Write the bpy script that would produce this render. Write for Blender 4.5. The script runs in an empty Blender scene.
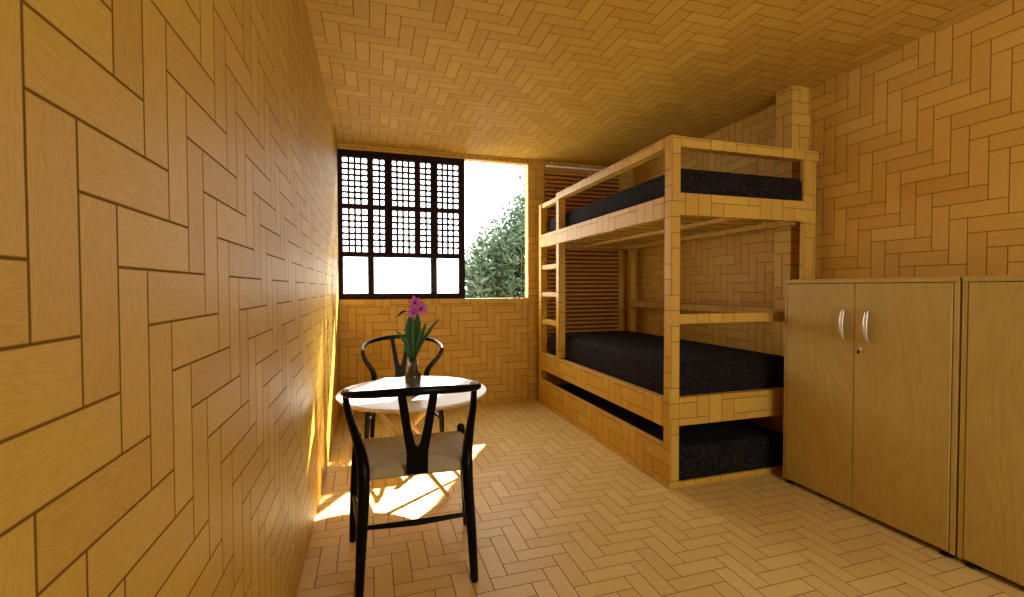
import bpy, bmesh, math, random
from mathutils import Vector, Matrix
random.seed(7)
S = bpy.context.scene
C = S.collection
PI = math.pi

# ------------------------------------------------------------------ dimensions
XL, XR = -0.2685, 2.758
YB, YF = 4.413, -1.30
H = 2.441
SUN_H = Vector((0.507, 0.862))       # horizontal direction towards the sun
SUN_T = 0.76                         # tan of its elevation

# ------------------------------------------------------------------ node helpers
def new_mat(name):
    m = bpy.data.materials.new(name); m.use_nodes = True
    nt = m.node_tree; nt.nodes.clear()
    out = nt.nodes.new('ShaderNodeOutputMaterial')
    b = nt.nodes.new('ShaderNodeBsdfPrincipled')
    nt.links.new(b.outputs[0], out.inputs[0])
    return m, nt, b
class N:
    def __init__(s, nt): s.nt = nt
    def put(s, sock, v):
        if v is None: return
        if isinstance(v, bpy.types.NodeSocket): s.nt.links.new(v, sock)
        else: sock.default_value = v
    def m(s, op, a, b=None, c=None, clamp=False):
        n = s.nt.nodes.new('ShaderNodeMath'); n.operation = op; n.use_clamp = clamp
        s.put(n.inputs[0], a); s.put(n.inputs[1], b); s.put(n.inputs[2], c)
        return n.outputs[0]
    def mixf(s, f, a, b):
        n = s.nt.nodes.new('ShaderNodeMix'); n.data_type = 'FLOAT'
        s.put(n.inputs[0], f); s.put(n.inputs[2], a); s.put(n.inputs[3], b)
        return n.outputs[0]
    def mixc(s, f, a, b, blend='MIX'):
        n = s.nt.nodes.new('ShaderNodeMix'); n.data_type = 'RGBA'; n.blend_type = blend
        s.put(n.inputs[0], f); s.put(n.inputs[6], a); s.put(n.inputs[7], b)
        return n.outputs[2]
    def xyz(s, x, y, z):
        n = s.nt.nodes.new('ShaderNodeCombineXYZ')
        s.put(n.inputs[0], x); s.put(n.inputs[1], y); s.put(n.inputs[2], z)
        return n.outputs[0]
    def sep(s, v):
        n = s.nt.nodes.new('ShaderNodeSeparateXYZ'); s.put(n.inputs[0], v)
        return n.outputs
    def noise(s, vec, scale, detail=2, rough=.5, dist=0):
        n = s.nt.nodes.new('ShaderNodeTexNoise')
        s.put(n.inputs['Vector'], vec); n.inputs['Scale'].default_value = scale
        n.inputs['Detail'].default_value = detail; n.inputs['Roughness'].default_value = rough
        n.inputs['Distortion'].default_value = dist
        return n.outputs[0]
    def white(s, vec):
        n = s.nt.nodes.new('ShaderNodeTexWhiteNoise'); n.noise_dimensions = '3D'
        s.put(n.inputs['Vector'], vec)
        return n.outputs['Value'], n.outputs['Color']
    def ramp(s, f, stops):
        n = s.nt.nodes.new('ShaderNodeValToRGB'); s.put(n.inputs[0], f)
        e = n.color_ramp.elements
        while len(e) < len(stops): e.new(.5)
        for el, (p, c) in zip(e, stops): el.position = p; el.color = c
        return n.outputs[0]
    def bump(s, h, strength, dist):
        n = s.nt.nodes.new('ShaderNodeBump'); s.put(n.inputs['Height'], h)
        n.inputs['Strength'].default_value = strength; n.inputs['Distance'].default_value = dist
        return n.outputs[0]
def srgb(r, g, b):
    f = lambda c: ((c/255+.055)/1.055)**2.4 if c > 10 else c/255/12.92
    return (f(r), f(g), f(b), 1)

WOOD_A = (0.62, 0.398, 0.068, 1)
WOOD_B = (0.50, 0.272, 0.036, 1)
LINE = (0.075, 0.028, 0.004, 1)

def herringbone(name, W=.0725, ou=0.0, ov=0.0, rough=.42, groove=.0017, a=WOOD_A, b=WOOD_B, spec=.25):
    """staircase herringbone of 1:3 planks, laid on the face's own plane (u,v metres in the room)"""
    m, nt, bs = new_mat(name); n = N(nt)
    g = nt.nodes.new('ShaderNodeNewGeometry')
    px, py, pz = n.sep(g.outputs['Position'])
    nx, ny, nz = n.sep(g.outputs['True Normal'])
    ax = n.m('GREATER_THAN', n.m('ABSOLUTE', nx), .6)
    az = n.m('GREATER_THAN', n.m('ABSOLUTE', nz), .6)
    u = n.mixf(ax, px, n.m('MULTIPLY', py, n.m('SIGN', nx)))
    v = n.mixf(az, pz, n.m('MULTIPLY', py, -1))
    U = n.m('DIVIDE', n.m('SUBTRACT', u, ou), W)
    V = n.m('DIVIDE', n.m('SUBTRACT', v, ov), W)
    i, j = n.m('FLOOR', U), n.m('FLOOR', V)
    fu, fv = n.m('SUBTRACT', U, i), n.m('SUBTRACT', V, j)
    s = n.m('ADD', i, j)
    k = n.m('FLOOR', n.m('DIVIDE', n.m('ADD', s, .5), 6))
    r = n.m('SUBTRACT', s, n.m('MULTIPLY', k, 6))            # 0..5
    hor = n.m('GREATER_THAN', r, 2.5)
    along = n.mixf(hor, n.m('ADD', r, fv), n.m('ADD', n.m('SUBTRACT', r, 3), fu))   # 0..3
    across = n.mixf(hor, fu, fv)
    pid = n.mixf(hor, i, n.m('ADD', j, 531))
    rv, rc = n.white(n.xyz(pid, k, hor))
    da = n.m('MINIMUM', across, n.m('SUBTRACT', 1, across))
    dl = n.m('MINIMUM', along, n.m('SUBTRACT', 3, along))
    d = n.m('MULTIPLY', n.m('MINIMUM', da, dl), W)
    line = n.m('SUBTRACT', 1, n.m('SMOOTH_MIN', 1, n.m('DIVIDE', d, groove), .25), clamp=True)
    gline = n.m('MULTIPLY', line, 1.6, clamp=True)
    rr = n.sep(rc)
    gv = n.xyz(n.m('ADD', n.m('MULTIPLY', along, .14), n.m('MULTIPLY', rr[0], 40)),
               n.m('ADD', across, n.m('MULTIPLY', rr[1], 40)), n.m('MULTIPLY', rr[2], 40))
    g1 = n.noise(gv, 3.2, 3, .55, 1.4)
    gv2 = n.xyz(n.m('ADD', n.m('MULTIPLY', along, .7), n.m('MULTIPLY', rr[1], 40)),
                n.m('ADD', n.m('MULTIPLY', across, 9), n.m('MULTIPLY', rr[0], 40)), 0)
    g2 = n.noise(gv2, 3.0, 3, .6, .3)
    rings = n.m('SINE', n.m('MULTIPLY', g1, 74))
    grain = n.m('ADD', n.m('MULTIPLY', rings, .36), n.m('MULTIPLY', n.m('SUBTRACT', g2, .5), 1.0))
    f = n.m('ADD', n.m('ADD', n.m('MULTIPLY', rv, .55), .22), n.m('MULTIPLY', grain, .55), clamp=True)
    col = n.mixc(f, a, b)
    col = n.mixc(n.m('MULTIPLY', gline, .82), col, LINE)
    nt.links.new(col, bs.inputs['Base Color'])
    bs.inputs['Roughness'].default_value = rough
    nt.links.new(n.m('ADD', n.m('ADD', n.m('MULTIPLY', g2, .18), rough - .09), n.m('MULTIPLY', gline, .5), clamp=True), bs.inputs['Roughness'])
    hgt = n.m('SUBTRACT', n.m('MULTIPLY', grain, .10), n.m('MULTIPLY', gline, 1.0))
    nt.links.new(n.bump(hgt, .55, .0016), bs.inputs['Normal'])
    nt.links.new(n.m('MULTIPLY', n.m('SUBTRACT', 1, gline), spec), bs.inputs['Specular IOR Level'])
    return m

def maple(name):
    m, nt, bs = new_mat(name); n = N(nt)
    tc = nt.nodes.new('ShaderNodeNewGeometry'); x, y, z = n.sep(tc.outputs['Position'])
    # door boards differ a little: offset by the 0.4 m module they stand in
    o = n.m('MULTIPLY', n.m('FLOOR', n.m('DIVIDE', n.m('SUBTRACT', y, .01), .415)), 7.3)
    v1 = n.xyz(n.m('ADD', n.m('MULTIPLY', n.m('ADD', x, y), 2.4), o), o, n.m('MULTIPLY', z, .55))
    g1 = n.noise(v1, 2.2, 3, .5, .8)
    rings = n.m('SINE', n.m('MULTIPLY', g1, 60))
    v2 = n.xyz(n.m('MULTIPLY', n.m('ADD', x, y), 90), o, n.m('MULTIPLY', z, 7))
    g2 = n.noise(v2, 1.6, 3, .6, .2)
    f = n.m('ADD', n.m('ADD', n.m('MULTIPLY', rings, .10), .5), n.m('MULTIPLY', n.m('SUBTRACT', g2, .5), .9), clamp=True)
    col = n.mixc(f, (0.57, 0.425, 0.120, 1), (0.40, 0.275, 0.058, 1))
    nt.links.new(col, bs.inputs['Base Color']); bs.inputs['Roughness'].default_value = .5
    bs.inputs['Specular IOR Level'].default_value = .3
    return m

def plain(name, col, rough=.5, metal=0.0, spec=.5, var=0.0, scale=40, bump=0.0, sharp=False):
    m, nt, bs = new_mat(name); n = N(nt)
    tc = nt.nodes.new('ShaderNodeTexCoord')
    f = n.noise(tc.outputs['Object'], scale, 3, .6)
    if sharp: f = n.m('MULTIPLY', n.m('SUBTRACT', f, .42), 5, clamp=True)
    c2 = tuple(max(0, c*(1-var)) for c in col[:3]) + (1,)
    c1 = tuple(min(1, c*(1+var)) for c in col[:3]) + (1,)
    nt.links.new(n.mixc(f, c1, c2), bs.inputs['Base Color'])
    bs.inputs['Roughness'].default_value = rough; bs.inputs['Metallic'].default_value = metal
    bs.inputs['Specular IOR Level'].default_value = spec
    if bump: nt.links.new(n.bump(f, bump, .002), bs.inputs['Normal'])
    return m

M = {}
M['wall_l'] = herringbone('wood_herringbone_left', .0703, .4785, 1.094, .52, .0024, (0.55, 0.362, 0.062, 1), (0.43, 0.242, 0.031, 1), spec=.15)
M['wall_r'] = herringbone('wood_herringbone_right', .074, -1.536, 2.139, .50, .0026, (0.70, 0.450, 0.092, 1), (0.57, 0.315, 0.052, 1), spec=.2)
M['wall_b'] = herringbone('wood_herringbone_back', .0725, .8935, .5335, .48, .0032, spec=.2)
M['floor'] = herringbone('wood_herringbone_floor', .0725, .9475, -2.0055, .44, .0024, (0.70, 0.53, 0.195, 1), (0.58, 0.40, 0.120, 1))
M['ceil'] = herringbone('wood_herringbone_ceiling', .0728, .156, -2.5625, .60, .0027, spec=.12)
M['bed'] = herringbone('wood_herringbone_bed', .088, .031, .042, .48, .0025, spec=.2)
M['column'] = herringbone('wood_herringbone_column', .0752, .04, .01, .48, .0028, spec=.2)
M['maple'] = maple('maple_laminate')
M['dark_frame'] = plain('dark_brown_timber', (.016, .0042, .0024, 1), .6, spec=.12, var=.3)
M['black'] = plain('black_lacquer', (.0024, .0020, .0017, 1), .34, spec=.12, var=.2)
M['cover'] = plain('charcoal_woven_fabric', (.0125, .0100, .0082, 1), .95, spec=.12, var=.65, scale=60, bump=.9, sharp=True)
M['white_top'] = plain('white_laminate', (.80, .76, .70, 1), .35, var=.02)
M['beech'] = plain('beech_wood', (.62, .42, .13, 1), .45, var=.12, scale=12)
M['steel'] = plain('brushed_champagne_metal', (.80, .74, .64, 1), .45, metal=1, var=.06)
M['foot'] = plain('black_plastic', (.008, .008, .008, 1), .5)
M['white_metal'] = plain('white_metal', (.93, .91, .88, 1), .4)
M['blind'] = plain('reed_blind', (.82, .44, .10, 1), .6, var=.15, scale=30)
M['stem'] = plain('flower_stem', (.06, .16, .03, 1), .5, var=.2)
M['soil'] = plain('ground_earth', (.30, .28, .22, 1), .9, var=.3, scale=3)
M['plaster'] = plain('outside_render', (.6, .56, .5, 1), .8, var=.05)
M['bark'] = plain('bark', (.10, .075, .05, 1), .9, var=.4, scale=20, bump=.5)

def leafmat(name, a, b, trans=.25, rough=.4):
    m, nt, bs = new_mat(name); n = N(nt)
    g = nt.nodes.new('ShaderNodeNewGeometry')
    col = n.mixc(g.outputs['Random Per Island'], a, b)
    nt.links.new(col, bs.inputs['Base Color']); bs.inputs['Roughness'].default_value = rough
    tr = nt.nodes.new('ShaderNodeBsdfTranslucent'); nt.links.new(col, tr.inputs[0])
    mx = nt.nodes.new('ShaderNodeMixShader'); mx.inputs[0].default_value = trans
    nt.links.new(bs.outputs[0], mx.inputs[1]); nt.links.new(tr.outputs[0], mx.inputs[2])
    out = [x for x in nt.nodes if x.type == 'OUTPUT_MATERIAL'][0]
    nt.links.new(mx.outputs[0], out.inputs[0])
    return m
M['bush'] = leafmat('bush_leaves', (.075, .13, .055, 1), (.007, .030, .022, 1), .2, .35)
M['orchid_leaf'] = leafmat('strap_leaf', (.035, .13, .02, 1), (.02, .085, .015, 1), .2, .35)
M['petal'] = leafmat('magenta_petal', (.82, .32, .74, 1), (.52, .04, .38, 1), .4, .45)
M['petal_dark'] = leafmat('dark_magenta_lip', (.22, .005, .09, 1), (.30, .01, .12, 1), .2, .5)

def glassmat(name, tint, rough, alpha):
    m, nt, bs = new_mat(name); n = N(nt)
    bs.inputs['Base Color'].default_value = tint; bs.inputs['Roughness'].default_value = rough
    tr = nt.nodes.new('ShaderNodeBsdfTransparent'); tr.inputs[0].default_value = (.97, .97, .97, 1)
    gl = nt.nodes.new('ShaderNodeBsdfGlossy'); gl.inputs['Roughness'].default_value = rough
    fr = nt.nodes.new('ShaderNodeFresnel'); fr.inputs[0].default_value = 1.14
    mx = nt.nodes.new('ShaderNodeMixShader'); nt.links.new(fr.outputs[0], mx.inputs[0])
    nt.links.new(tr.outputs[0], mx.inputs[1]); nt.links.new(gl.outputs[0], mx.inputs[2])
    out = [x for x in nt.nodes if x.type == 'OUTPUT_MATERIAL'][0]
    nt.links.new(mx.outputs[0], out.inputs[0])
    nt.nodes.remove(bs)
    return m
M['pane'] = glassmat('clear_pane', (1, 1, 1, 1), .55, 1)

# brown glass bottle
m, nt, bs = new_mat('brown_bottle_glass')
bs.inputs['Base Color'].default_value = (.10, .075, .045, 1); bs.inputs['Roughness'].default_value = .16
bs.inputs['Transmission Weight'].default_value = .55; bs.inputs['IOR'].default_value = 1.45
M['bottle'] = m

# woven paper cord seat: four triangles, cords at right angles to the rail they wrap
m, nt, bs = new_mat('woven_paper_cord'); n = N(nt)
tc = nt.nodes.new('ShaderNodeTexCoord'); x, y, z = n.sep(tc.outputs['Object'])
hw = n.m('ADD', n.m('MULTIPLY', y, .167), .2133)
a_ = n.m('DIVIDE', n.m('ABSOLUTE', x), hw); b_ = n.m('DIVIDE', n.m('ABSOLUTE', n.m('SUBTRACT', y, .025)), .195)
side = n.m('GREATER_THAN', a_, b_)
t_ = n.mixf(side, x, y)
wv = n.noise(n.xyz(n.m('MULTIPLY', t_, 1), side, 0), 160, 2, .6)
cord = n.m('ABSOLUTE', n.m('SINE', n.m('MULTIPLY', t_, PI/.0062)))
fib = n.noise(tc.outputs['Object'], 220, 2, .6)
mitre = n.m('SMOOTH_MIN', 1, n.m('MULTIPLY', n.m('ABSOLUTE', n.m('SUBTRACT', a_, b_)), 16), .2)
f = n.m('ADD', n.m('MULTIPLY', cord, .55), n.m('MULTIPLY', n.m('ADD', wv, fib), .3), clamp=True)
col = n.mixc(f, (.15, .115, .055, 1), (.50, .42, .235, 1))
col = n.mixc(n.m('ADD', n.m('MULTIPLY', mitre, .35), .65), (.16, .11, .06, 1), col)
nt.links.new(col, bs.inputs['Base Color']); bs.inputs['Roughness'].default_value = .8
nt.links.new(n.bump(n.m('ADD', cord, mitre), .6, .0015), bs.inputs['Normal'])
M['cord'] = m

# ------------------------------------------------------------------ mesh helpers
def link(name, bm, mat, parent=None, smooth=False, loc=None):
    me = bpy.data.meshes.new(name)
    bmesh.ops.recalc_face_normals(bm, faces=bm.faces)
    bm.to_mesh(me); bm.free()
    me.materials.append(M[mat] if isinstance(mat, str) else mat)
    if smooth:
        for p in me.polygons: p.use_smooth = True
    o = bpy.data.objects.new(name, me); C.objects.link(o)
    if parent is not None: o.parent = parent
    if loc: o.location = loc
    return o
def smooth_angle(o, deg=35):
    me = o.data
    for p in me.polygons: p.use_smooth = True
    bm = bmesh.new(); bm.from_mesh(me)
    for e in bm.edges:
        e.smooth = not (len(e.link_faces) == 2 and e.calc_face_angle(0) > math.radians(deg))
    bm.to_mesh(me); bm.free()
def box(bm, x0, x1, y0, y1, z0, z1, bev=0.0, seg=2):
    r = bmesh.ops.create_cube(bm, size=1)
    vs = r['verts']
    bmesh.ops.scale(bm, vec=(x1-x0, y1-y0, z1-z0), verts=vs)
    bmesh.ops.translate(bm, vec=((x0+x1)/2, (y0+y1)/2, (z0+z1)/2), verts=vs)
    if bev:
        es = list({e for v in vs for e in v.link_edges})
        bmesh.ops.bevel(bm, geom=es, offset=bev, segments=seg, affect='EDGES', profile=.5)
def boxo(name, b, mat, parent=None, bev=0.0, seg=2, off=(0, 0, 0)):
    bm = bmesh.new()
    box(bm, b[0]-off[0], b[1]-off[0], b[2]-off[1], b[3]-off[1], b[4]-off[2], b[5]-off[2], bev, seg)
    return link(name, bm, mat, parent)
def catmull(P, k=6):
    P = [Vector(p) for p in P]; out = []
    Q = [P[0]*2-P[1]] + P + [P[-1]*2-P[-2]]
    for i in range(1, len(Q)-2):
        a, b, c, d = Q[i-1:i+3]
        for t in range(k):
            t /= k
            out.append(.5*((2*b)+(c-a)*t+(2*a-5*b+4*c-d)*t*t+(3*b-a-3*c+d)*t**3))
    out.append(P[-1]); return out
def lerp_list(R, n):
    out = []
    for i in range(n):
        f = i/(n-1)*(len(R)-1); a = min(int(f), len(R)-2); out.append(R[a]+(R[a+1]-R[a])*(f-a))
    return out
def sweep(bm, pts, ra, rb=None, up=(0, 0, 1), n=12, k=6, round_ends=True):
    """tube through pts; ra/rb radii (lists are spread over the length) across / along 'up'"""
    P = catmull(pts, k) if k > 1 else [Vector(p) for p in pts]
    m = len(P)
    RA = lerp_list(ra, m) if isinstance(ra, (list, tuple)) else [ra]*m
    rb = ra if rb is None else rb
    RB = lerp_list(rb, m) if isinstance(rb, (list, tuple)) else [rb]*m
    up = Vector(up); rings = []
    def ring(c, T, a, b):
        s = T.cross(up)
        if s.length < 1e-4: s = T.cross(Vector((0, 1, 0)))
        s.normalize(); w = s.cross(T).normalized()
        return [bm.verts.new(c+s*a*math.cos(2*PI*q/n)+w*b*math.sin(2*PI*q/n)) for q in range(n)]
    for i in range(m):
        T = (P[min(i+1, m-1)]-P[max(i-1, 0)]).normalized()
        if i == 0 and round_ends:
            rings.append(ring(P[i]-T*RA[i]*.55, T, RA[i]*.55, RB[i]*.55))
        rings.append(ring(P[i], T, RA[i], RB[i]))
        if i == m-1 and round_ends:
            rings.append(ring(P[i]+T*RA[i]*.55, T, RA[i]*.55, RB[i]*.55))
    for r0, r1 in zip(rings, rings[1:]):
        for q in range(n): bm.faces.new((r0[q], r0[(q+1) % n], r1[(q+1) % n], r1[q]))
    bm.faces.new(rings[0][::-1]); bm.faces.new(rings[-1])
def lathe(bm, prof, n=40, c=(0, 0)):
    rings = []
    for r, z in prof:
        rings.append([bm.verts.new((c[0]+r*math.cos(2*PI*q/n), c[1]+r*math.sin(2*PI*q/n), z)) for q in range(n)])
    for r0, r1 in zip(rings, rings[1:]):
        for q in range(n): bm.faces.new((r0[q], r0[(q+1) % n], r1[(q+1) % n], r1[q]))
    bm.faces.new(rings[0][::-1]); bm.faces.new(rings[-1])
def prism(bm, outline, axis, a, b):
    """closed outline extruded from a to b along axis"""
    mk = {'y': lambda p, q, t: (p, t, q), 'x': lambda p, q, t: (t, p, q), 'z': lambda p, q, t: (p, q, t)}[axis]
    A = [bm.verts.new(mk(p, q, a)) for p, q in outline]; B = [bm.verts.new(mk(p, q, b)) for p, q in outline]
    n_ = len(outline)
    for i in range(n_): bm.faces.new((A[i], A[(i+1) % n_], B[(i+1) % n_], B[i]))
    bm.faces.new(A[::-1]); bm.faces.new(B)
def thing(name, label, cat, loc, rotz=0, group=None):
    o = bpy.data.objects.new(name, None); C.objects.link(o)
    o.location = loc; o.rotation_euler = (0, 0, rotz); o['label'] = label; o['category'] = cat
    o.empty_display_size = .1
    if group: o['group'] = group
    return o
def tag(o, label, cat, group=None):
    o['label'] = label; o['category'] = cat
    if group: o['group'] = group
    return o
def struct(o): o['kind'] = 'structure'; return o
def sempty(name, loc=(0, 0, 0)):
    o = bpy.data.objects.new(name, None); C.objects.link(o); o.location = loc; o['kind'] = 'structure'
    return o
def wall_holes(name, axis, a0, a1, z0, z1, t0, t1, hole, mat):
    """slab in the plane across 'axis' with one rectangular hole (h0,h1,hz0,hz1)"""
    bm = bmesh.new()
    us = [a0, hole[0], hole[1], a1]; zs = [z0, hole[2], hole[3], z1]
    def P(u, z, t): return (u, t, z) if axis == 'y' else (t, u, z)
    V = {}
    for i, u in enumerate(us):
        for j, z in enumerate(zs):
            for s, t in enumerate((t0, t1)): V[i, j, s] = bm.verts.new(P(u, z, t))
    for i in range(3):
        for j in range(3):
            if (i, j) == (1, 1): continue
            for s in (0, 1): bm.faces.new([V[i, j, s], V[i+1, j, s], V[i+1, j+1, s], V[i, j+1, s]])
    for i in range(3):
        for j in (0, 3): bm.faces.new([V[i, j, 0], V[i+1, j, 0], V[i+1, j, 1], V[i, j, 1]])
        for k in (0, 3): bm.faces.new([V[k, i, 0], V[k, i+1, 0], V[k, i+1, 1], V[k, i, 1]])
    for s in ((1, 1, 2, 1), (1, 2, 2, 2)): bm.faces.new([V[s[0], s[1], 0], V[s[2], s[3], 0], V[s[2], s[3], 1], V[s[0], s[1], 1]])
    for k in (1, 2): bm.faces.new([V[k, 1, 0], V[k, 2, 0], V[k, 2, 1], V[k, 1, 1]])
    return struct(link(name, bm, mat))

# ------------------------------------------------------------------ room shell
T = .14
TB = .072
struct(boxo('floor', (XL-T, XR+T, YF-T, YB+T, -.12, 0), 'floor'))
struct(boxo('ceiling', (XL-T, XR+T, YF-T, YB+T, H, H+.12), 'ceil'))
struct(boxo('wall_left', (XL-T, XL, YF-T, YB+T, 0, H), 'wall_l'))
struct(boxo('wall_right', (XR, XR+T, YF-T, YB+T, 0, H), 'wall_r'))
WX0, WX1, WZ0, WZ1 = -.268, 1.536, 1.038, 2.396
wall_holes('wall_back', 'y', XL, XR, 0, H, YB, YB+TB, (WX0, WX1, WZ0, WZ1), 'wall_b')
RX0, RX1, RZ0, RZ1 = .95, 2.45, .85, 2.20  # unseen opening added behind the camera to let in fill daylight
wall_holes('wall_front', 'y', XL, XR, 0, H, YF-T, YF, (RX0, RX1, RZ0, RZ1), 'wall_b')
# trims: beam above the window, sill band, jamb strip, columns
struct(boxo('trim_1', (XL, 1.5355, YB-.012, YB, WZ1, H), 'column'))
struct(boxo('trim_2', (XL, 1.5355, YB-.014, YB, .972, WZ0), 'column'))
struct(boxo('trim_3', (1.536, 1.712, YB-.026, YB, 0, H), 'column'))
struct(boxo('trim_4', (2.609, XR, 2.302, 2.428, 0, H), 'column'))
struct(boxo('trim_5', (2.575, XR, YB-.02, YB, 0, H), 'column'))

# ------------------------------------------------------------------ lattice window
w1 = sempty('window_1')
fy0, fy1 = YB+.002, YB+.045
bm = bmesh.new()
xs = [(WX0, -.229), (-.017, .040), (.411, .467), (.832, .892)]
zs = [(WZ0, 1.093), (1.428, 1.475), (1.867, 1.911), (2.333, WZ1)]
def grid_frame(bm, xs, zs, y0, y1, skip=None):
    """one welded grid of bars with rectangular openings"""
    U = sorted({v for p in xs for v in p}); Z = sorted({v for p in zs for v in p})
    solid = lambda i, j: any(abs(U[i]-a) < 1e-6 for a, b in xs) or any(abs(Z[j]-a) < 1e-6 for a, b in zs)
    V = {}
    def v(i, j, s):
        if (i, j, s) not in V: V[i, j, s] = bm.verts.new((U[i], (y0, y1)[s], Z[j]))
        return V[i, j, s]
    nu, nz = len(U)-1, len(Z)-1
    S_ = {(i, j) for i in range(nu) for j in range(nz) if solid(i, j) and not (skip and skip[0] < (U[i]+U[i+1])/2 < skip[1] and skip[2] < (Z[j]+Z[j+1])/2 < skip[3])}
    for i, j in S_:
        for s in (0, 1): bm.faces.new((v(i, j, s), v(i+1, j, s), v(i+1, j+1, s), v(i, j+1, s)))
        for di, dj, a, b in ((-1, 0, (i, j), (i, j+1)), (1, 0, (i+1, j), (i+1, j+1)), (0, -1, (i, j), (i+1, j)), (0, 1, (i, j+1), (i+1, j+1))):
            if (i+di, j+dj) not in S_:
                bm.faces.new((v(*a, 0), v(*b, 0), v(*b, 1), v(*a, 1)))
grid_frame(bm, xs, zs, fy0, fy1, (.411, .467, 1.093, 1.428))
link('sash_frame', bm, 'dark_frame', w1)
def bars(a, b, n_, w):
    s = (b-a)/n_
    return [(a-.004, a)] + [(a+s*i-w/2, a+s*i+w/2) for i in range(1, n_)] + [(b, b+.004)]
for (xa, xb, nc) in ((-.229, -.017, 4), (.040, .411, 7), (.467, .832, 7)):
    for (za, zb, nr) in ((1.911, 2.333, 8), (1.475, 1.867, 7)):
        bm = bmesh.new(); grid_frame(bm, bars(xa, xb, nc, .0205), bars(za, zb, nr, .0195), fy0+.012, fy0+.026)
        link('lattice_panel', bm, 'dark_frame', w1)
for (xa, xb) in ((-.229, -.017), (.040, .832)):
    boxo('pane', (xa-.004, xb+.004, fy0+.018, fy0+.022, 1.089, 1.432), 'pane', w1)
# second sash that slides behind the first one
w2 = sempty('window_2')
ry0, ry1 = YB+.048, YB+.070
bm = bmesh.new(); grid_frame(bm, [(WX0, -.232), (.565, .626), (.845, .892)], [(WZ0, 1.08), (2.345, WZ1)], ry0, ry1)
link('sash_frame', bm, 'dark_frame', w2)
boxo('stile', (.148, .206, ry0, ry1, 1.44, 2.35), 'dark_frame', w2)

# ------------------------------------------------------------------ reed blind with white rod
bl = thing('window_blind', 'closed slatted reed-brown blind hanging behind the bunk bed', 'blind', (2.14, YB-.03, 2.37))
bm = bmesh.new()
x0, x1 = 1.716-2.14, 2.572-2.14; pitch = .0430; z = -.035; prof = []
while z > -2.02:
    prof += [(.006, z), (-.007, z-pitch*.10), (-.012, z-pitch*.35), (-.007, z-pitch*.62), (.006, z-pitch*.74)]; z -= pitch
prof.append((.006, z))
A = [bm.verts.new((x0, y, zz)) for y, zz in prof]; B = [bm.verts.new((x1, y, zz)) for y, zz in prof]
for i in range(len(prof)-1): bm.faces.new((A[i], B[i], B[i+1], A[i+1]))
bmesh.ops.solidify(bm, geom=bm.faces[:], thickness=.002)
link('slats', bm, 'blind', bl)
bm = bmesh.new(); sweep(bm, [(x0, -.030, .008), (x1, -.030, .008)], .0095, n=10, k=1)
link('rod', bm, 'white_metal', bl, True)
bm = bmesh.new(); lathe(bm, [(.004, -.016), (.011, -.012), (.013, 0), (.011, .012), (.004, .016)], 16)
bmesh.ops.rotate(bm, cent=(0, 0, 0), matrix=Matrix.Rotation(PI/2, 3, 'Y'), verts=bm.verts)
bmesh.ops.translate(bm, vec=(x0+.014, -.030, .008), verts=bm.verts)
link('rod_end', bm, 'white_metal', bl, True)

# ------------------------------------------------------------------ bunk bed
BX, BY, BF, BR = 1.607, 2.183, 4.27, 2.68
bo = (2.14, 3.23, 0)
bed = thing('bunk_bed', 'tall wooden bunk bed clad in herringbone planks with ladder rungs', 'bunk bed', bo)
def bp(name, x0, x1, y0, y1, z0, z1, bev=.002): return boxo(name, (x0, x1, y0, y1, z0, z1), 'bed', bed, bev, 1, bo)
P = .065
bp('post', BX, BX+P, BY, BY+.057, 0, 1.991)
bp('post', 2.575, 2.640, BY, BY+.026, 0, 1.930)
bp('post', BX, BX+P, BF-.062, BF, 0, 1.960)
bp('post', 2.612, 2.678, BF-.062, BF, 0, 1.66)
bp('wall_batten', 2.641, 2.690, BY+.012, BY+.060, 0, 1.93)
bp('ladder_post', BX, BX+P, 3.768, 3.828, .51, 1.931)
# upper frame
bp('guard_rail', BX, BX+P, BY+.058, 3.828, 1.932, 1.990)
bp('guard_rail', BX+P+.001, 2.690, BY, BY+P, 1.931, 1.989)
bp('side_rail', BX-.001, BX+.045, BY+.058, BF-.062, 1.535, 1.660)
bp('end_rail', BX-.001, 2.640, BY-.003, BY+.0125, 1.549, 1.674)
bp('side_rail', 2.545, 2.600, BY+.065, BF-.063, 1.535, 1.592)
bp('end_rail', BX+P, 2.611, BF-.055, BF, 1.545, 1.655)
for i in range(11):
    y = 2.30+i*.172
    bp('slat', BX+.046, 2.544, y, y+.085, 1.570, 1.592, 0)
bp('slat_support', 2.06, 2.12, BY+.047, BF-.057, 1.545, 1.569, 0)
# rungs
for z in (1.940, 1.340, 1.079, .812):
    bp('rung', BX+.008, BX+.056, 3.829, BF-.063, z-.022, z+.022)
# middle rails
bp('middle_rail', BX+P+.001, 2.574, BY+.004, BY+.050, .934, .989)
bp('middle_rail', 2.615, 2.675, 2.435, BF-.063, .945, 1.002)
# lower frame
bp('side_rail', BX-.001, BX+.045, BY+.058, BF-.063, .340, .505)
bp('end_rail', BX+P+.001, 2.574, BY, BY+.045, .353, .515)
bp('side_rail', 2.545, 2.600, BY+.065, BF-.063, .345, .505)
bp('end_rail', BX+P, 2.611, BF-.055, BF, .345, .505)
bp('bed_base', BX+.046, 2.544, BY+.047, BF-.057, .455, .475, 0)
# bottom level
bp('kick_board', BX+.002, BX+.022, BY+.058, BF-.063, 0, .243)
bp('kick_board', BX+P+.001, 2.574, BY+.004, BY+.022, 0, .030)

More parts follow.
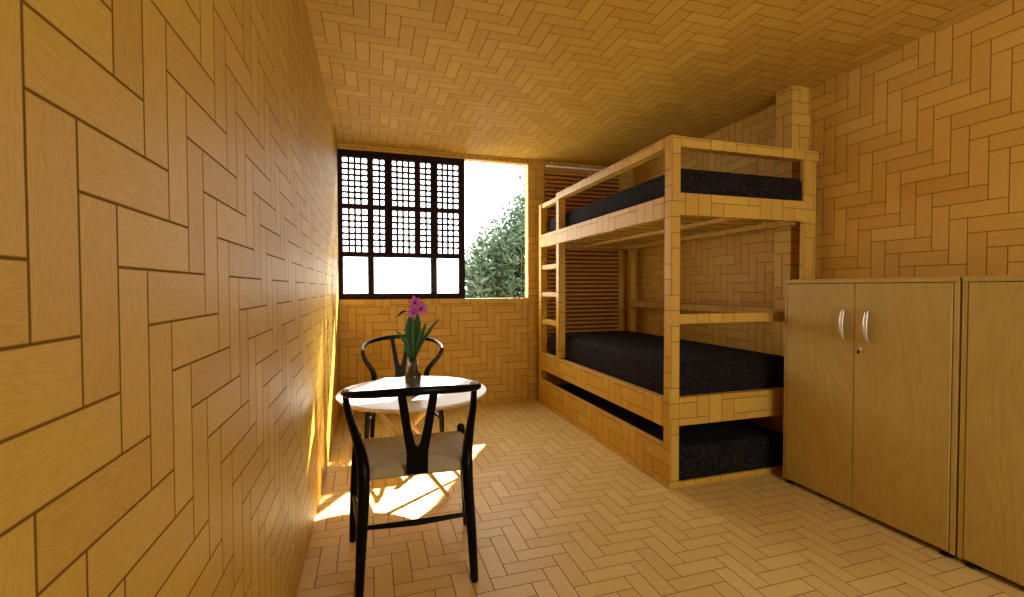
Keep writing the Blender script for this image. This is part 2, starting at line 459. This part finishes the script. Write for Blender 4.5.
def mattress(name, b, r, label, loc):
    bm = bmesh.new(); box(bm, b[0]-loc[0], b[1]-loc[0], b[2]-loc[1], b[3]-loc[1], b[4]-loc[2], b[5]-loc[2])
    bmesh.ops.subdivide_edges(bm, edges=bm.edges[:], cuts=1, use_grid_fill=True)
    zt = b[5]-loc[2]; zb = b[4]-loc[2]
    top = [e for e in bm.edges if all(abs(v.co.z-zt) < 1e-5 for v in e.verts) and len({tuple(round(c, 3) for c in f.normal) for f in e.link_faces}) > 1]
    crn = [e for e in bm.edges if abs(e.verts[0].co.z-e.verts[1].co.z) > .01 and len({tuple(round(c, 3) for c in f.normal) for f in e.link_faces}) > 1]
    bmesh.ops.bevel(bm, geom=top, offset=r, segments=6, affect='EDGES', profile=.5)
    o = link(name, bm, 'cover', None, True, loc)
    smooth_angle(o, 40)
    tag(o, label, 'mattress', 'mattresses of the bunk bed')
    return o
mattress('mattress', (1.674, 2.5735, BY+.0135, 4.185, 1.594, 1.824), .040, 'charcoal mattress on the top deck of the bunk bed', (2.1, 3.2, 1.594))
mattress('mattress', (1.674, 2.543, BY+.052, 4.14, .477, .705), .045, 'charcoal mattress on the lower bunk, between ladder and middle rail', (2.1, 3.2, .477))
mattress('mattress', (1.674, 2.478, BY+.024, 4.010, .004, .222), .015, 'charcoal mattress at floor level under the lower bunk', (2.1, 3.2, .004))

# ------------------------------------------------------------------ cabinets
def cabinet(name, label, y_far, y_near, door_splits, handles, key, feet):
    cx, top = 2.309, 1.185; yc = (y_far+y_near)/2
    o = (2.53, yc, 0)
    t = thing(name, label, 'cabinet', o, 0)
    def b(nm, x0, x1, y0, y1, z0, z1, mat='maple', bev=.0012, par=t): return boxo(nm, (x0, x1, y0, y1, z0, z1), mat, par, bev, 1, o)
    back = XR-.004
    body = bmesh.new()
    X0, Y0, Y1 = cx+.003, y_near, y_far
    b('side_panel', X0, back, Y1-.019, Y1, .022, top-.0235)
    b('side_panel', X0, back, Y0, Y0+.019, .022, top-.0235)
    b('top_panel', cx-.002, back, Y0, Y1, top-.023, top)
    b('bottom_panel', X0+.006, back, Y0+.0195, Y1-.0195, .022, .041)
    b('back_panel', back-.006, back-.001, Y0+.0195, Y1-.0195, .042, top-.024)
    ds = []
    for y0, y1 in door_splits:
        d = b('door', cx, cx+.018, y0+.0015, y1-.0015, .030, top-.026); ds.append(d)
    for k_, (yh, zc) in enumerate(handles):
        bm = bmesh.new()
        pts = [(cx-o[0]+.002, yh-yc, zc-.072), (cx-o[0]-.010, yh-yc, zc-.070), (cx-o[0]-.019, yh-yc, zc-.035), (cx-o[0]-.022, yh-yc, zc), (cx-o[0]-.019, yh-yc, zc+.035), (cx-o[0]-.010, yh-yc, zc+.070), (cx-o[0]+.002, yh-yc, zc+.072)]
        sweep(bm, pts, [.0075, .0085, .0105, .0115, .0105, .0085, .0075], [.004, .005, .0055, .006, .0055, .005, .004], up=(-1, 0, .001), n=12, k=6)
        h = link('handle', bm, 'steel', ds[k_], True)
        h['label'] = 'curved champagne metal handle'
    if key:
        yk, zk = key
        bm = bmesh.new(); lathe(bm, [(.004, 0), (.009, 0), (.009, .005), (.006, .007), (.002, .0072)], 20)
        bmesh.ops.rotate(bm, cent=(0, 0, 0), matrix=Matrix.Rotation(-PI/2, 3, 'Y'), verts=bm.verts)
        bmesh.ops.translate(bm, vec=(cx-o[0], yk-yc, zk), verts=bm.verts)
        lk = link('lock', bm, 'steel', ds[1], True)
        bm = bmesh.new(); ring = [(0, .012*math.cos(a), .012*math.sin(a)) for a in [i*PI/8 for i in range(16)]]
        lathe(bm, [(.001, -.0012), (.010, -.0012), (.010, .0012), (.001, .0012)], 20)
        bmesh.ops.scale(bm, vec=(1, .8, 1), verts=bm.verts)
        bmesh.ops.translate(bm, vec=(cx-o[0]-.016, yk-yc-.002, zk-.012), verts=bm.verts)
        bmesh.ops.rotate(bm, cent=(cx-o[0]-.016, yk-yc, zk-.012), matrix=Matrix.Rotation(PI/2, 3, 'X'), verts=bm.verts)
        box(bm, cx-o[0]-.018, cx-o[0]-.006, yk-yc-.0015, yk-yc+.0015, zk-.004, zk+.001)
        link('key', bm, 'foot', lk)
    for fx, fy in feet:
        bm = bmesh.new(); lathe(bm, [(.020, 0), (.022, .004), (.020, .008), (.012, .012), (.012, .022)], 20, (fx-o[0], fy-yc))
        link('foot', bm, 'foot', t)
    return t
cabinet('storage_cabinet', 'maple two-door storage cabinet with key, right in front of the bunk bed', 2.076, 1.247,
        [(1.671, 2.055), (1.268, 1.670)], [(1.722, .952), (1.604, .952)], (1.638, .835),
        [(2.335, 2.045), (2.335, 1.285), (2.71, 2.045), (2.71, 1.285)])
cabinet('storage_cabinet', 'maple storage cabinet cut off by the right edge of the photo', 1.238, .409,
        [(.824, 1.217), (.430, .823)], [(.764, .952), (.884, .952)], None,
        [(2.335, 1.195), (2.335, .445), (2.71, 1.195), (2.71, .445)])
# the second cabinet's doors meet at its middle, handles either side

# ------------------------------------------------------------------ chairs
def make_chair(loc, rot, label):
    t = thing('dining_chair', label, 'chair', loc, rot, 'black wishbone chairs at the round table')
    for s in (-1, 1):
        bm = bmesh.new()
        sweep(bm, [(s*.213, -.214, .006), (s*.204, -.203, .20), (s*.195, -.187, .35), (s*.194, -.172, .455), (s*.204, -.135, .515), (s*.229, -.060, .572), (s*.253, .010, .618), (s*.270, .072, .668), (s*.276, .098, .706)],
              [.0155, .0190, .0215, .0220, .0205, .0175, .0155, .0140, .0125], [.0155, .019, .021, .0215, .0205, .0175, .0155, .014, .0125], up=(0, 1, .1), n=14)
        link('rear_leg', bm, 'black', t, True)
        bm = bmesh.new()
        sweep(bm, [(s*.2585, .214, .006), (s*.250, .214, .22), (s*.240, .213, .40), (s*.233, .212, .484)], [.0145, .018, .0185, .0185], up=(0, 1, .1), n=14)
        link('front_leg', bm, 'black', t, True)
        bm = bmesh.new()
        sweep(bm, [(s*.250, .200, .215), (s*.226, .0, .215), (s*.206, -.190, .215)], [.008, .0115, .008], n=10)
        link('stretcher', bm, 'black', t, True)
    bm = bmesh.new(); sweep(bm, [(-.200, -.198, .262), (0, -.200, .258), (.200, -.198, .262)], [.008, .0120, .008], n=10)
    link('stretcher', bm, 'black', t, True)
    bm = bmesh.new(); sweep(bm, [(-.240, .214, .330), (0, .214, .326), (.240, .214, .330)], [.009, .0120, .009], n=10)
    link('stretcher', bm, 'black', t, True)
    # bowed back rail
    bm = bmesh.new()
    half = [(.271, .116, .702), (.275, .070, .712), (.272, -.010, .722), (.250, -.100, .735), (.190, -.175, .748), (.100, -.225, .759), ]
    sweep(bm, half+[(0, -.240, .763)]+[(-x_, y_, z_) for x_, y_, z_ in half[::-1]],
          [.012, .0135, .013, .012, .011, .011, .011, .011, .011, .012, .013, .0135, .012],
          [.011, .012, .012, .0135, .0150, .0158, .016, .0158, .0150, .0135, .012, .012, .011], n=14, k=5)
    link('back_rail', bm, 'black', t, True)
    # forked splat
    bm = bmesh.new()
    out = [(-.040, .435), (.040, .435), (.040, .520), (.049, .58), (.074, .754), (.043, .754), (.023, .620), (.009, .556), (0, .545), (-.009, .556), (-.023, .620), (-.043, .754), (-.074, .754), (-.049, .58), (-.040, .520)]
    A = []; B = []
    for x_, z_ in out:
        yy = -.178-(z_-.435)/(.754-.435)*.056
        A.append(bm.verts.new((x_, yy-.006, z_))); B.append(bm.verts.new((x_, yy+.006, z_)))
    k_ = len(out)
    for i in range(k_): bm.faces.new((A[i], A[(i+1) % k_], B[(i+1) % k_], B[i]))
    bm.faces.new(A[::-1]); bm.faces.new(B)
    link('splat', bm, 'black', t)
    # seat frame ends showing at the corners, and woven seat
    bm = bmesh.new(); n_ = 26
    def hwid(y): return .2133+.167*y
    G = {}
    for i in range(n_+1):
        for j in range(n_+1):
            y = -.170+.390*j/n_; f = 2*i/n_-1; x = f*hwid(y)
            a = abs(f); b = abs((y-.025)/.195)
            e = max(a, b)
            z = .467-.010*(1-e**2) - (.020*max(0, (e-.90)/.10)**2)
            dg = abs(a-b); z -= .003*max(0, 1-dg/.08)
            G[i, j] = bm.verts.new((x, y, z))
    for i in range(n_):
        for j in range(n_): bm.faces.new((G[i, j], G[i+1, j], G[i+1, j+1], G[i, j+1]))
    ringt = [G[i, 0] for i in range(n_+1)]+[G[n_, j] for j in range(1, n_+1)]+[G[i, n_] for i in range(n_-1, -1, -1)]+[G[0, j] for j in range(n_-1, 0, -1)]
    low = [bm.verts.new((v.co.x, v.co.y, .428)) for v in ringt]
    low2 = [bm.verts.new((v.co.x*.93, v.co.y*.93, .420)) for v in ringt]
    L = len(ringt)
    for i in range(L):
        bm.faces.new((ringt[i], ringt[(i+1) % L], low[(i+1) % L], low[i]))
        bm.faces.new((low[i], low[(i+1) % L], low2[(i+1) % L], low2[i]))
    bm.faces.new(low2)
    st = link('seat', bm, 'cord', t); smooth_angle(st, 50)
    st['label'] = 'woven natural paper cord seat'
    return t
make_chair((.170, 1.935, 0), math.radians(-1.2), 'black wishbone chair nearest the camera with its back turned to it')
make_chair((.222, 3.420, 0), math.radians(180.5), 'black wishbone chair on the far side of the table, below the lattice window')

# ------------------------------------------------------------------ round table
TX, TY, TZ, TR = .233, 2.640, .560, .415
tb = thing('round_table', 'small round white table on crossing beech legs between the two chairs', 'table', (TX, TY, 0))
bm = bmesh.new(); lathe(bm, [(TR-.02, TZ-.012), (TR-.004, TZ-.011), (TR, TZ-.008), (TR, TZ-.003), (TR-.003, TZ)], 96)
o = link('tabletop', bm, 'white_top', tb); smooth_angle(o, 30)
bm = bmesh.new(); lathe(bm, [(TR-.045, TZ-.030), (TR-.012, TZ-.022), (TR-.005, TZ-.0125), (TR-.012, TZ-.0122)], 96)
o = link('underside', bm, 'beech', tb); smooth_angle(o, 30); o['label'] = 'beech coloured bevelled underside'
def leg(p, q):
    bm = bmesh.new(); p = Vector(p)-Vector((TX, TY, 0)); q = Vector(q)-Vector((TX, TY, 0))
    sweep(bm, [p, p.lerp(q, .5), q], [.010, .0135, .0155], n=14); link('leg', bm, 'beech', tb, True)
leg((.395, 2.455, .012), (.045, 2.300, TZ-.035))
leg((-.055, 2.76, .012), (.395, 2.68, TZ-.035))
leg((.500, 2.70, .012), (.085, 2.71, TZ-.035))

# ------------------------------------------------------------------ bottle and flower
VX, VY = .220, 2.530
bm = bmesh.new()
lathe(bm, [(.036, 0), (.042, .004), (.0445, .015), (.0445, .100), (.042, .112), (.034, .122), (.0285, .128), (.0275, .136), (.0275, .176), (.030, .179), (.030, .186), (.027, .188),
           (.024, .186), (.024, .134), (.030, .122), (.038, .108), (.040, .098), (.040, .012), (.030, .007)], 40)
o = link('vase', bm, 'bottle', None, True, (VX, VY, TZ+.0005)); smooth_angle(o, 45)
tag(o, 'short brown glass bottle vase standing on the white table', 'vase')
fl = thing('orchid', 'magenta flower with long green strap leaves in the brown bottle', 'flower', (VX, VY, TZ+.098))
def strap(base, tip, w, bend, n_=12):
    """pointed folded leaf from base to tip, arching by bend"""
    bm = bmesh.new(); base, tip, bend = Vector(base), Vector(tip), Vector(bend)
    mid = (base+tip)/2+bend; rows = []
    for i in range(n_+1):
        t = i/n_; c = base*(1-t)**2+mid*2*t*(1-t)+tip*t*t
        T = (2*(1-t)*(mid-base)+2*t*(tip-mid)).normalized()
        s = T.cross(Vector((.15, 1, .1))); s.normalize(); nn = T.cross(s)
        ww = w*(.30+.70*math.sin(min(1, t*1.45)*PI/2))*(1-t**3.5)**.8+.0005
        rows.append([bm.verts.new(c-s*ww+nn*ww*.35), bm.verts.new(c), bm.verts.new(c+s*ww+nn*ww*.35)])
    for a, b in zip(rows, rows[1:]):
        for q in (0, 1): bm.faces.new((a[q], a[q+1], b[q+1], b[q]))
    bmesh.ops.solidify(bm, geom=bm.faces[:], thickness=.0012)
    link('leaf', bm, 'orchid_leaf', fl, True)
strap((-.004, -.003, .084), (-.006, -.01, .345), .022, (-.030, 0, .05))
strap((.004, .004, .084), (.024, .01, .350), .020, (.022, 0, .06))
strap((-.002, .006, .084), (.010, .02, .315), .020, (0, .01, .03))
strap((-.006, .0, .084), (-.094, -.02, .262), .012, (.034, 0, .02))
strap((-.006, -.008, .084), (-.046, -.03, .185), .012, (-.01, 0, .02))
strap((.006, -.003, .084), (.074, -.015, .300), .014, (-.004, 0, .01))
strap((.008, -.002, .084), (.150, .0, .318), .009, (-.030, 0, .02))
strap((.006, .006, .084), (.112, .03, .250), .011, (-.012, 0, .045))
bm = bmesh.new(); sweep(bm, [(0, 0, .0), (.002, .0, .15), (.003, -.01, .28), (.008, -.02, .385)], [.004, .0035, .003, .0025], n=8)
link('stem', bm, 'stem', fl, True)
def blossom(c, R, tilt, sc=1.0):
    c = Vector(c)
    for k_ in range(6):
        a = k_*PI/3+R
        bm = bmesh.new(); rows = []; L = .040*sc*(1.1 if k_ % 2 == 0 else .92); w = .0135*sc*(1 if k_ % 2 == 0 else 1.15)
        for i in range(7):
            t = i/6; r = .004+L*t; ww = w*math.sin(PI*min(.97, .12+t*.86))**.75
            yy = -.012*math.sin(t*PI*.9)+.004*t
            rows.append([bm.verts.new((r, yy+.004*(abs(q)), q*ww)) for q in (-1, -.5, 0, .5, 1)])
        for p, q in zip(rows, rows[1:]):
            for z_ in range(4): bm.faces.new((p[z_], p[z_+1], q[z_+1], q[z_]))
        bmesh.ops.rotate(bm, cent=(0, 0, 0), matrix=Matrix.Rotation(a, 3, 'Y'), verts=bm.verts)
        bmesh.ops.rotate(bm, cent=(0, 0, 0), matrix=Matrix.Rotation(tilt[0], 3, 'X') @ Matrix.Rotation(tilt[1], 3, 'Z'), verts=bm.verts)
        bmesh.ops.translate(bm, vec=c, verts=bm.verts)
        bmesh.ops.solidify(bm, geom=bm.faces[:], thickness=.0008)
        link('petal', bm, 'petal', fl, True)
    bm = bmesh.new(); bmesh.ops.create_uvsphere(bm, u_segments=12, v_segments=8, radius=.009*sc)
    bmesh.ops.scale(bm, vec=(1, 1.5, 1.2), verts=bm.verts)
    bmesh.ops.translate(bm, vec=c+Vector((0, -.010, -.002)), verts=bm.verts)
    lp = link('lip', bm, 'petal_dark', fl, True); lp['label'] = 'dark magenta flower centre'
blossom((.010, -.025, .405), .3, (.25, .2), .85)
blossom((.042, -.030, .372), .7, (-.1, -.3), .85)
blossom((.002, -.020, .352), .1, (-.3, .35), .68)
bm = bmesh.new(); sweep(bm, [(-.01, -.02, .345), (-.030, -.02, .356), (-.052, -.02, .350)], [.002, .003, .002], n=6); link('stem', bm, 'petal', fl, True)
bm = bmesh.new(); rows = []
for i in range(7):
    t = i/6; ww = .011*math.sin(PI*(.1+.88*t)); rows.append([bm.verts.new((-.035-.052*t, -.02, .358-.034*t*t+q*ww*.7)) for q in (-1, 0, 1)])
for p, q in zip(rows, rows[1:]):
    for z_ in (0, 1): bm.faces.new((p[z_], p[z_+1], q[z_+1], q[z_]))
bmesh.ops.solidify(bm, geom=bm.faces[:], thickness=.001); link('petal', bm, 'petal', fl, True)

# ------------------------------------------------------------------ outside: ground, bush
struct(boxo('terrace_ground', (-4, 9, YB+T+.02, 12.5, -.45, -.15), 'soil'))
bu = thing('garden_bush', 'dense green bush with upright leafy shoots outside the open window', 'bush', (2.75, 7.7, -.15))
def bush():
    verts, faces = [], []
    rnd = random.Random(11)
    def leaf_(p, d, L, w):
        d = d.normalized(); s = d.cross(Vector((rnd.uniform(-1, 1), rnd.uniform(-1, 1), rnd.uniform(-.3, 1))))
        if s.length < .05: s = Vector((1, 0, 0))
        s.normalize(); u = s.cross(d)*(.18*L); b = len(verts)
        for q in (p, p+d*L*.45+s*w+u*.3, p+d*L, p+d*L*.45-s*w+u*.3, p+d*L*.5): verts.append(tuple(q))
        faces.extend([(b, b+1, b+4), (b+1, b+2, b+4), (b+2, b+3, b+4), (b+3, b, b+4)])
    wood = bmesh.new(); O = Vector((2.75, 7.7, -.15))
    def topz(x): # height of the crown along x (room coordinates)
        pts = [(1.2, 1.55), (1.65, 1.75), (1.95, 2.05), (2.25, 2.20), (2.5, 2.62), (2.8, 3.0), (3.6, 3.1), (4.2, 2.4)]
        for (a, za), (b, zb) in zip(pts, pts[1:]):
            if a <= x <= b: return za+(zb-za)*(x-a)/(b-a)
        return 1.5
    for i in range(230):
        x = rnd.uniform(1.66, 4.1); y = rnd.uniform(7.0, 8.3)
        zt = topz(x)*(1.0 if i % 4 else 1.10)*rnd.uniform(.72, 1.0) + (0.0 if i % 4 else .06)
        if i % 17 == 3: x = rnd.uniform(2.25, 3.7); zt = rnd.uniform(3.0, 4.2) if x > 2.6 else rnd.uniform(2.5, 2.95)
        base = Vector((O.x+(x-O.x)*.75, O.y+(y-O.y)*.6, -.15)); tip = Vector((x+rnd.uniform(-.12, .12), y, zt))
        mid = base.lerp(tip, .5)+Vector(((x-O.x)*.12, (y-O.y)*.2, .0))
        pts = [base-O, mid-O, tip-O]; sweep(wood, pts, [.010, .006, .002], n=4, k=3, round_ends=False)
        P = catmull(pts, 14); m_ = len(P)
        for k_, p in enumerate(P):
            if p.z < .25: continue
            T_ = (P[min(k_+1, m_-1)]-P[max(k_-1, 0)]).normalized()
            for q in range(4 if k_ < m_-3 else 5):
                a = rnd.uniform(0, 2*PI); out = Vector((math.cos(a), math.sin(a), 0))
                st = p+T_*rnd.uniform(-.05, .05)+out*rnd.uniform(0, .05)
                leaf_(st, out*rnd.uniform(.4, 1.3)+T_*rnd.uniform(-.1, 1.0), rnd.uniform(.09, .185), rnd.uniform(.015, .028))
    me = bpy.data.meshes.new('foliage'); me.from_pydata(verts, [], faces); me.update(); me.materials.append(M['bush'])
    o = bpy.data.objects.new('foliage', me); C.objects.link(o); o.parent = bu
    link('branches', wood, 'bark', bu)
bush()

# ------------------------------------------------------------------ light
w = bpy.data.worlds.new('sky'); S.world = w; w.use_nodes = True
nt = w.node_tree; bg = nt.nodes['Background']
bg.inputs[0].default_value = (1.0, .985, .95, 1); bg.inputs[1].default_value = 4.6
sd = bpy.data.lights.new('sun', 'SUN'); sd.energy = 24; sd.angle = math.radians(.8); sd.color = (1, .94, .85)
so = bpy.data.objects.new('sun', sd); C.objects.link(so)
dirv = Vector((SUN_H.x, SUN_H.y, SUN_T)).normalized()
so.rotation_euler = dirv.to_track_quat('Z', 'Y').to_euler(); so.location = (5, 9, 8)
def portal(name, loc, rot, sx, sy):
    l = bpy.data.lights.new(name, 'AREA'); l.shape = 'RECTANGLE'; l.size = sx; l.size_y = sy; l.cycles.is_portal = True
    o = bpy.data.objects.new(name, l); C.objects.link(o); o.location = loc; o.rotation_euler = rot
portal('window_portal', ((WX0+WX1)/2, YB+T+.01, (WZ0+WZ1)/2), (-PI/2, 0, 0), WX1-WX0, WZ1-WZ0)
portal('rear_fill_portal', ((RX0+RX1)/2, YF-T-.01, (RZ0+RZ1)/2), (PI/2, 0, 0), RX1-RX0, RZ1-RZ0)  # sky sampling for the added rear opening

# ------------------------------------------------------------------ camera
f_px, yaw, pitch, roll = 457.262, math.radians(17.264), math.radians(1.31), math.radians(-.128)
cam = bpy.data.cameras.new('camera'); co = bpy.data.objects.new('camera', cam); C.objects.link(co)
cam.sensor_width = 36; cam.lens = f_px/1024*36; cam.clip_start = .02; cam.clip_end = 200
F = Vector((math.sin(yaw)*math.cos(pitch), math.cos(yaw)*math.cos(pitch), -math.sin(pitch)))
R = Vector((math.cos(yaw), -math.sin(yaw), 0)); U = R.cross(F)
R2 = R*math.cos(roll)+U*math.sin(roll); U2 = -R*math.sin(roll)+U*math.cos(roll)
mat = Matrix((R2, U2, -F)).transposed().to_4x4(); mat.translation = (0, 0, 1.14)
co.matrix_world = mat
S.camera = co

S.view_settings.view_transform = 'Standard'; S.view_settings.look = 'None'
S.view_settings.gamma = 1; S.view_settings.use_curve_mapping = False
S.view_settings.exposure = 0.82
S.cycles.use_denoising = True
S.cycles.caustics_reflective = False; S.cycles.caustics_refractive = True
S.cycles.max_bounces = 10; S.cycles.diffuse_bounces = 7; S.cycles.transparent_max_bounces = 12
S.cycles.sample_clamp_indirect = 8
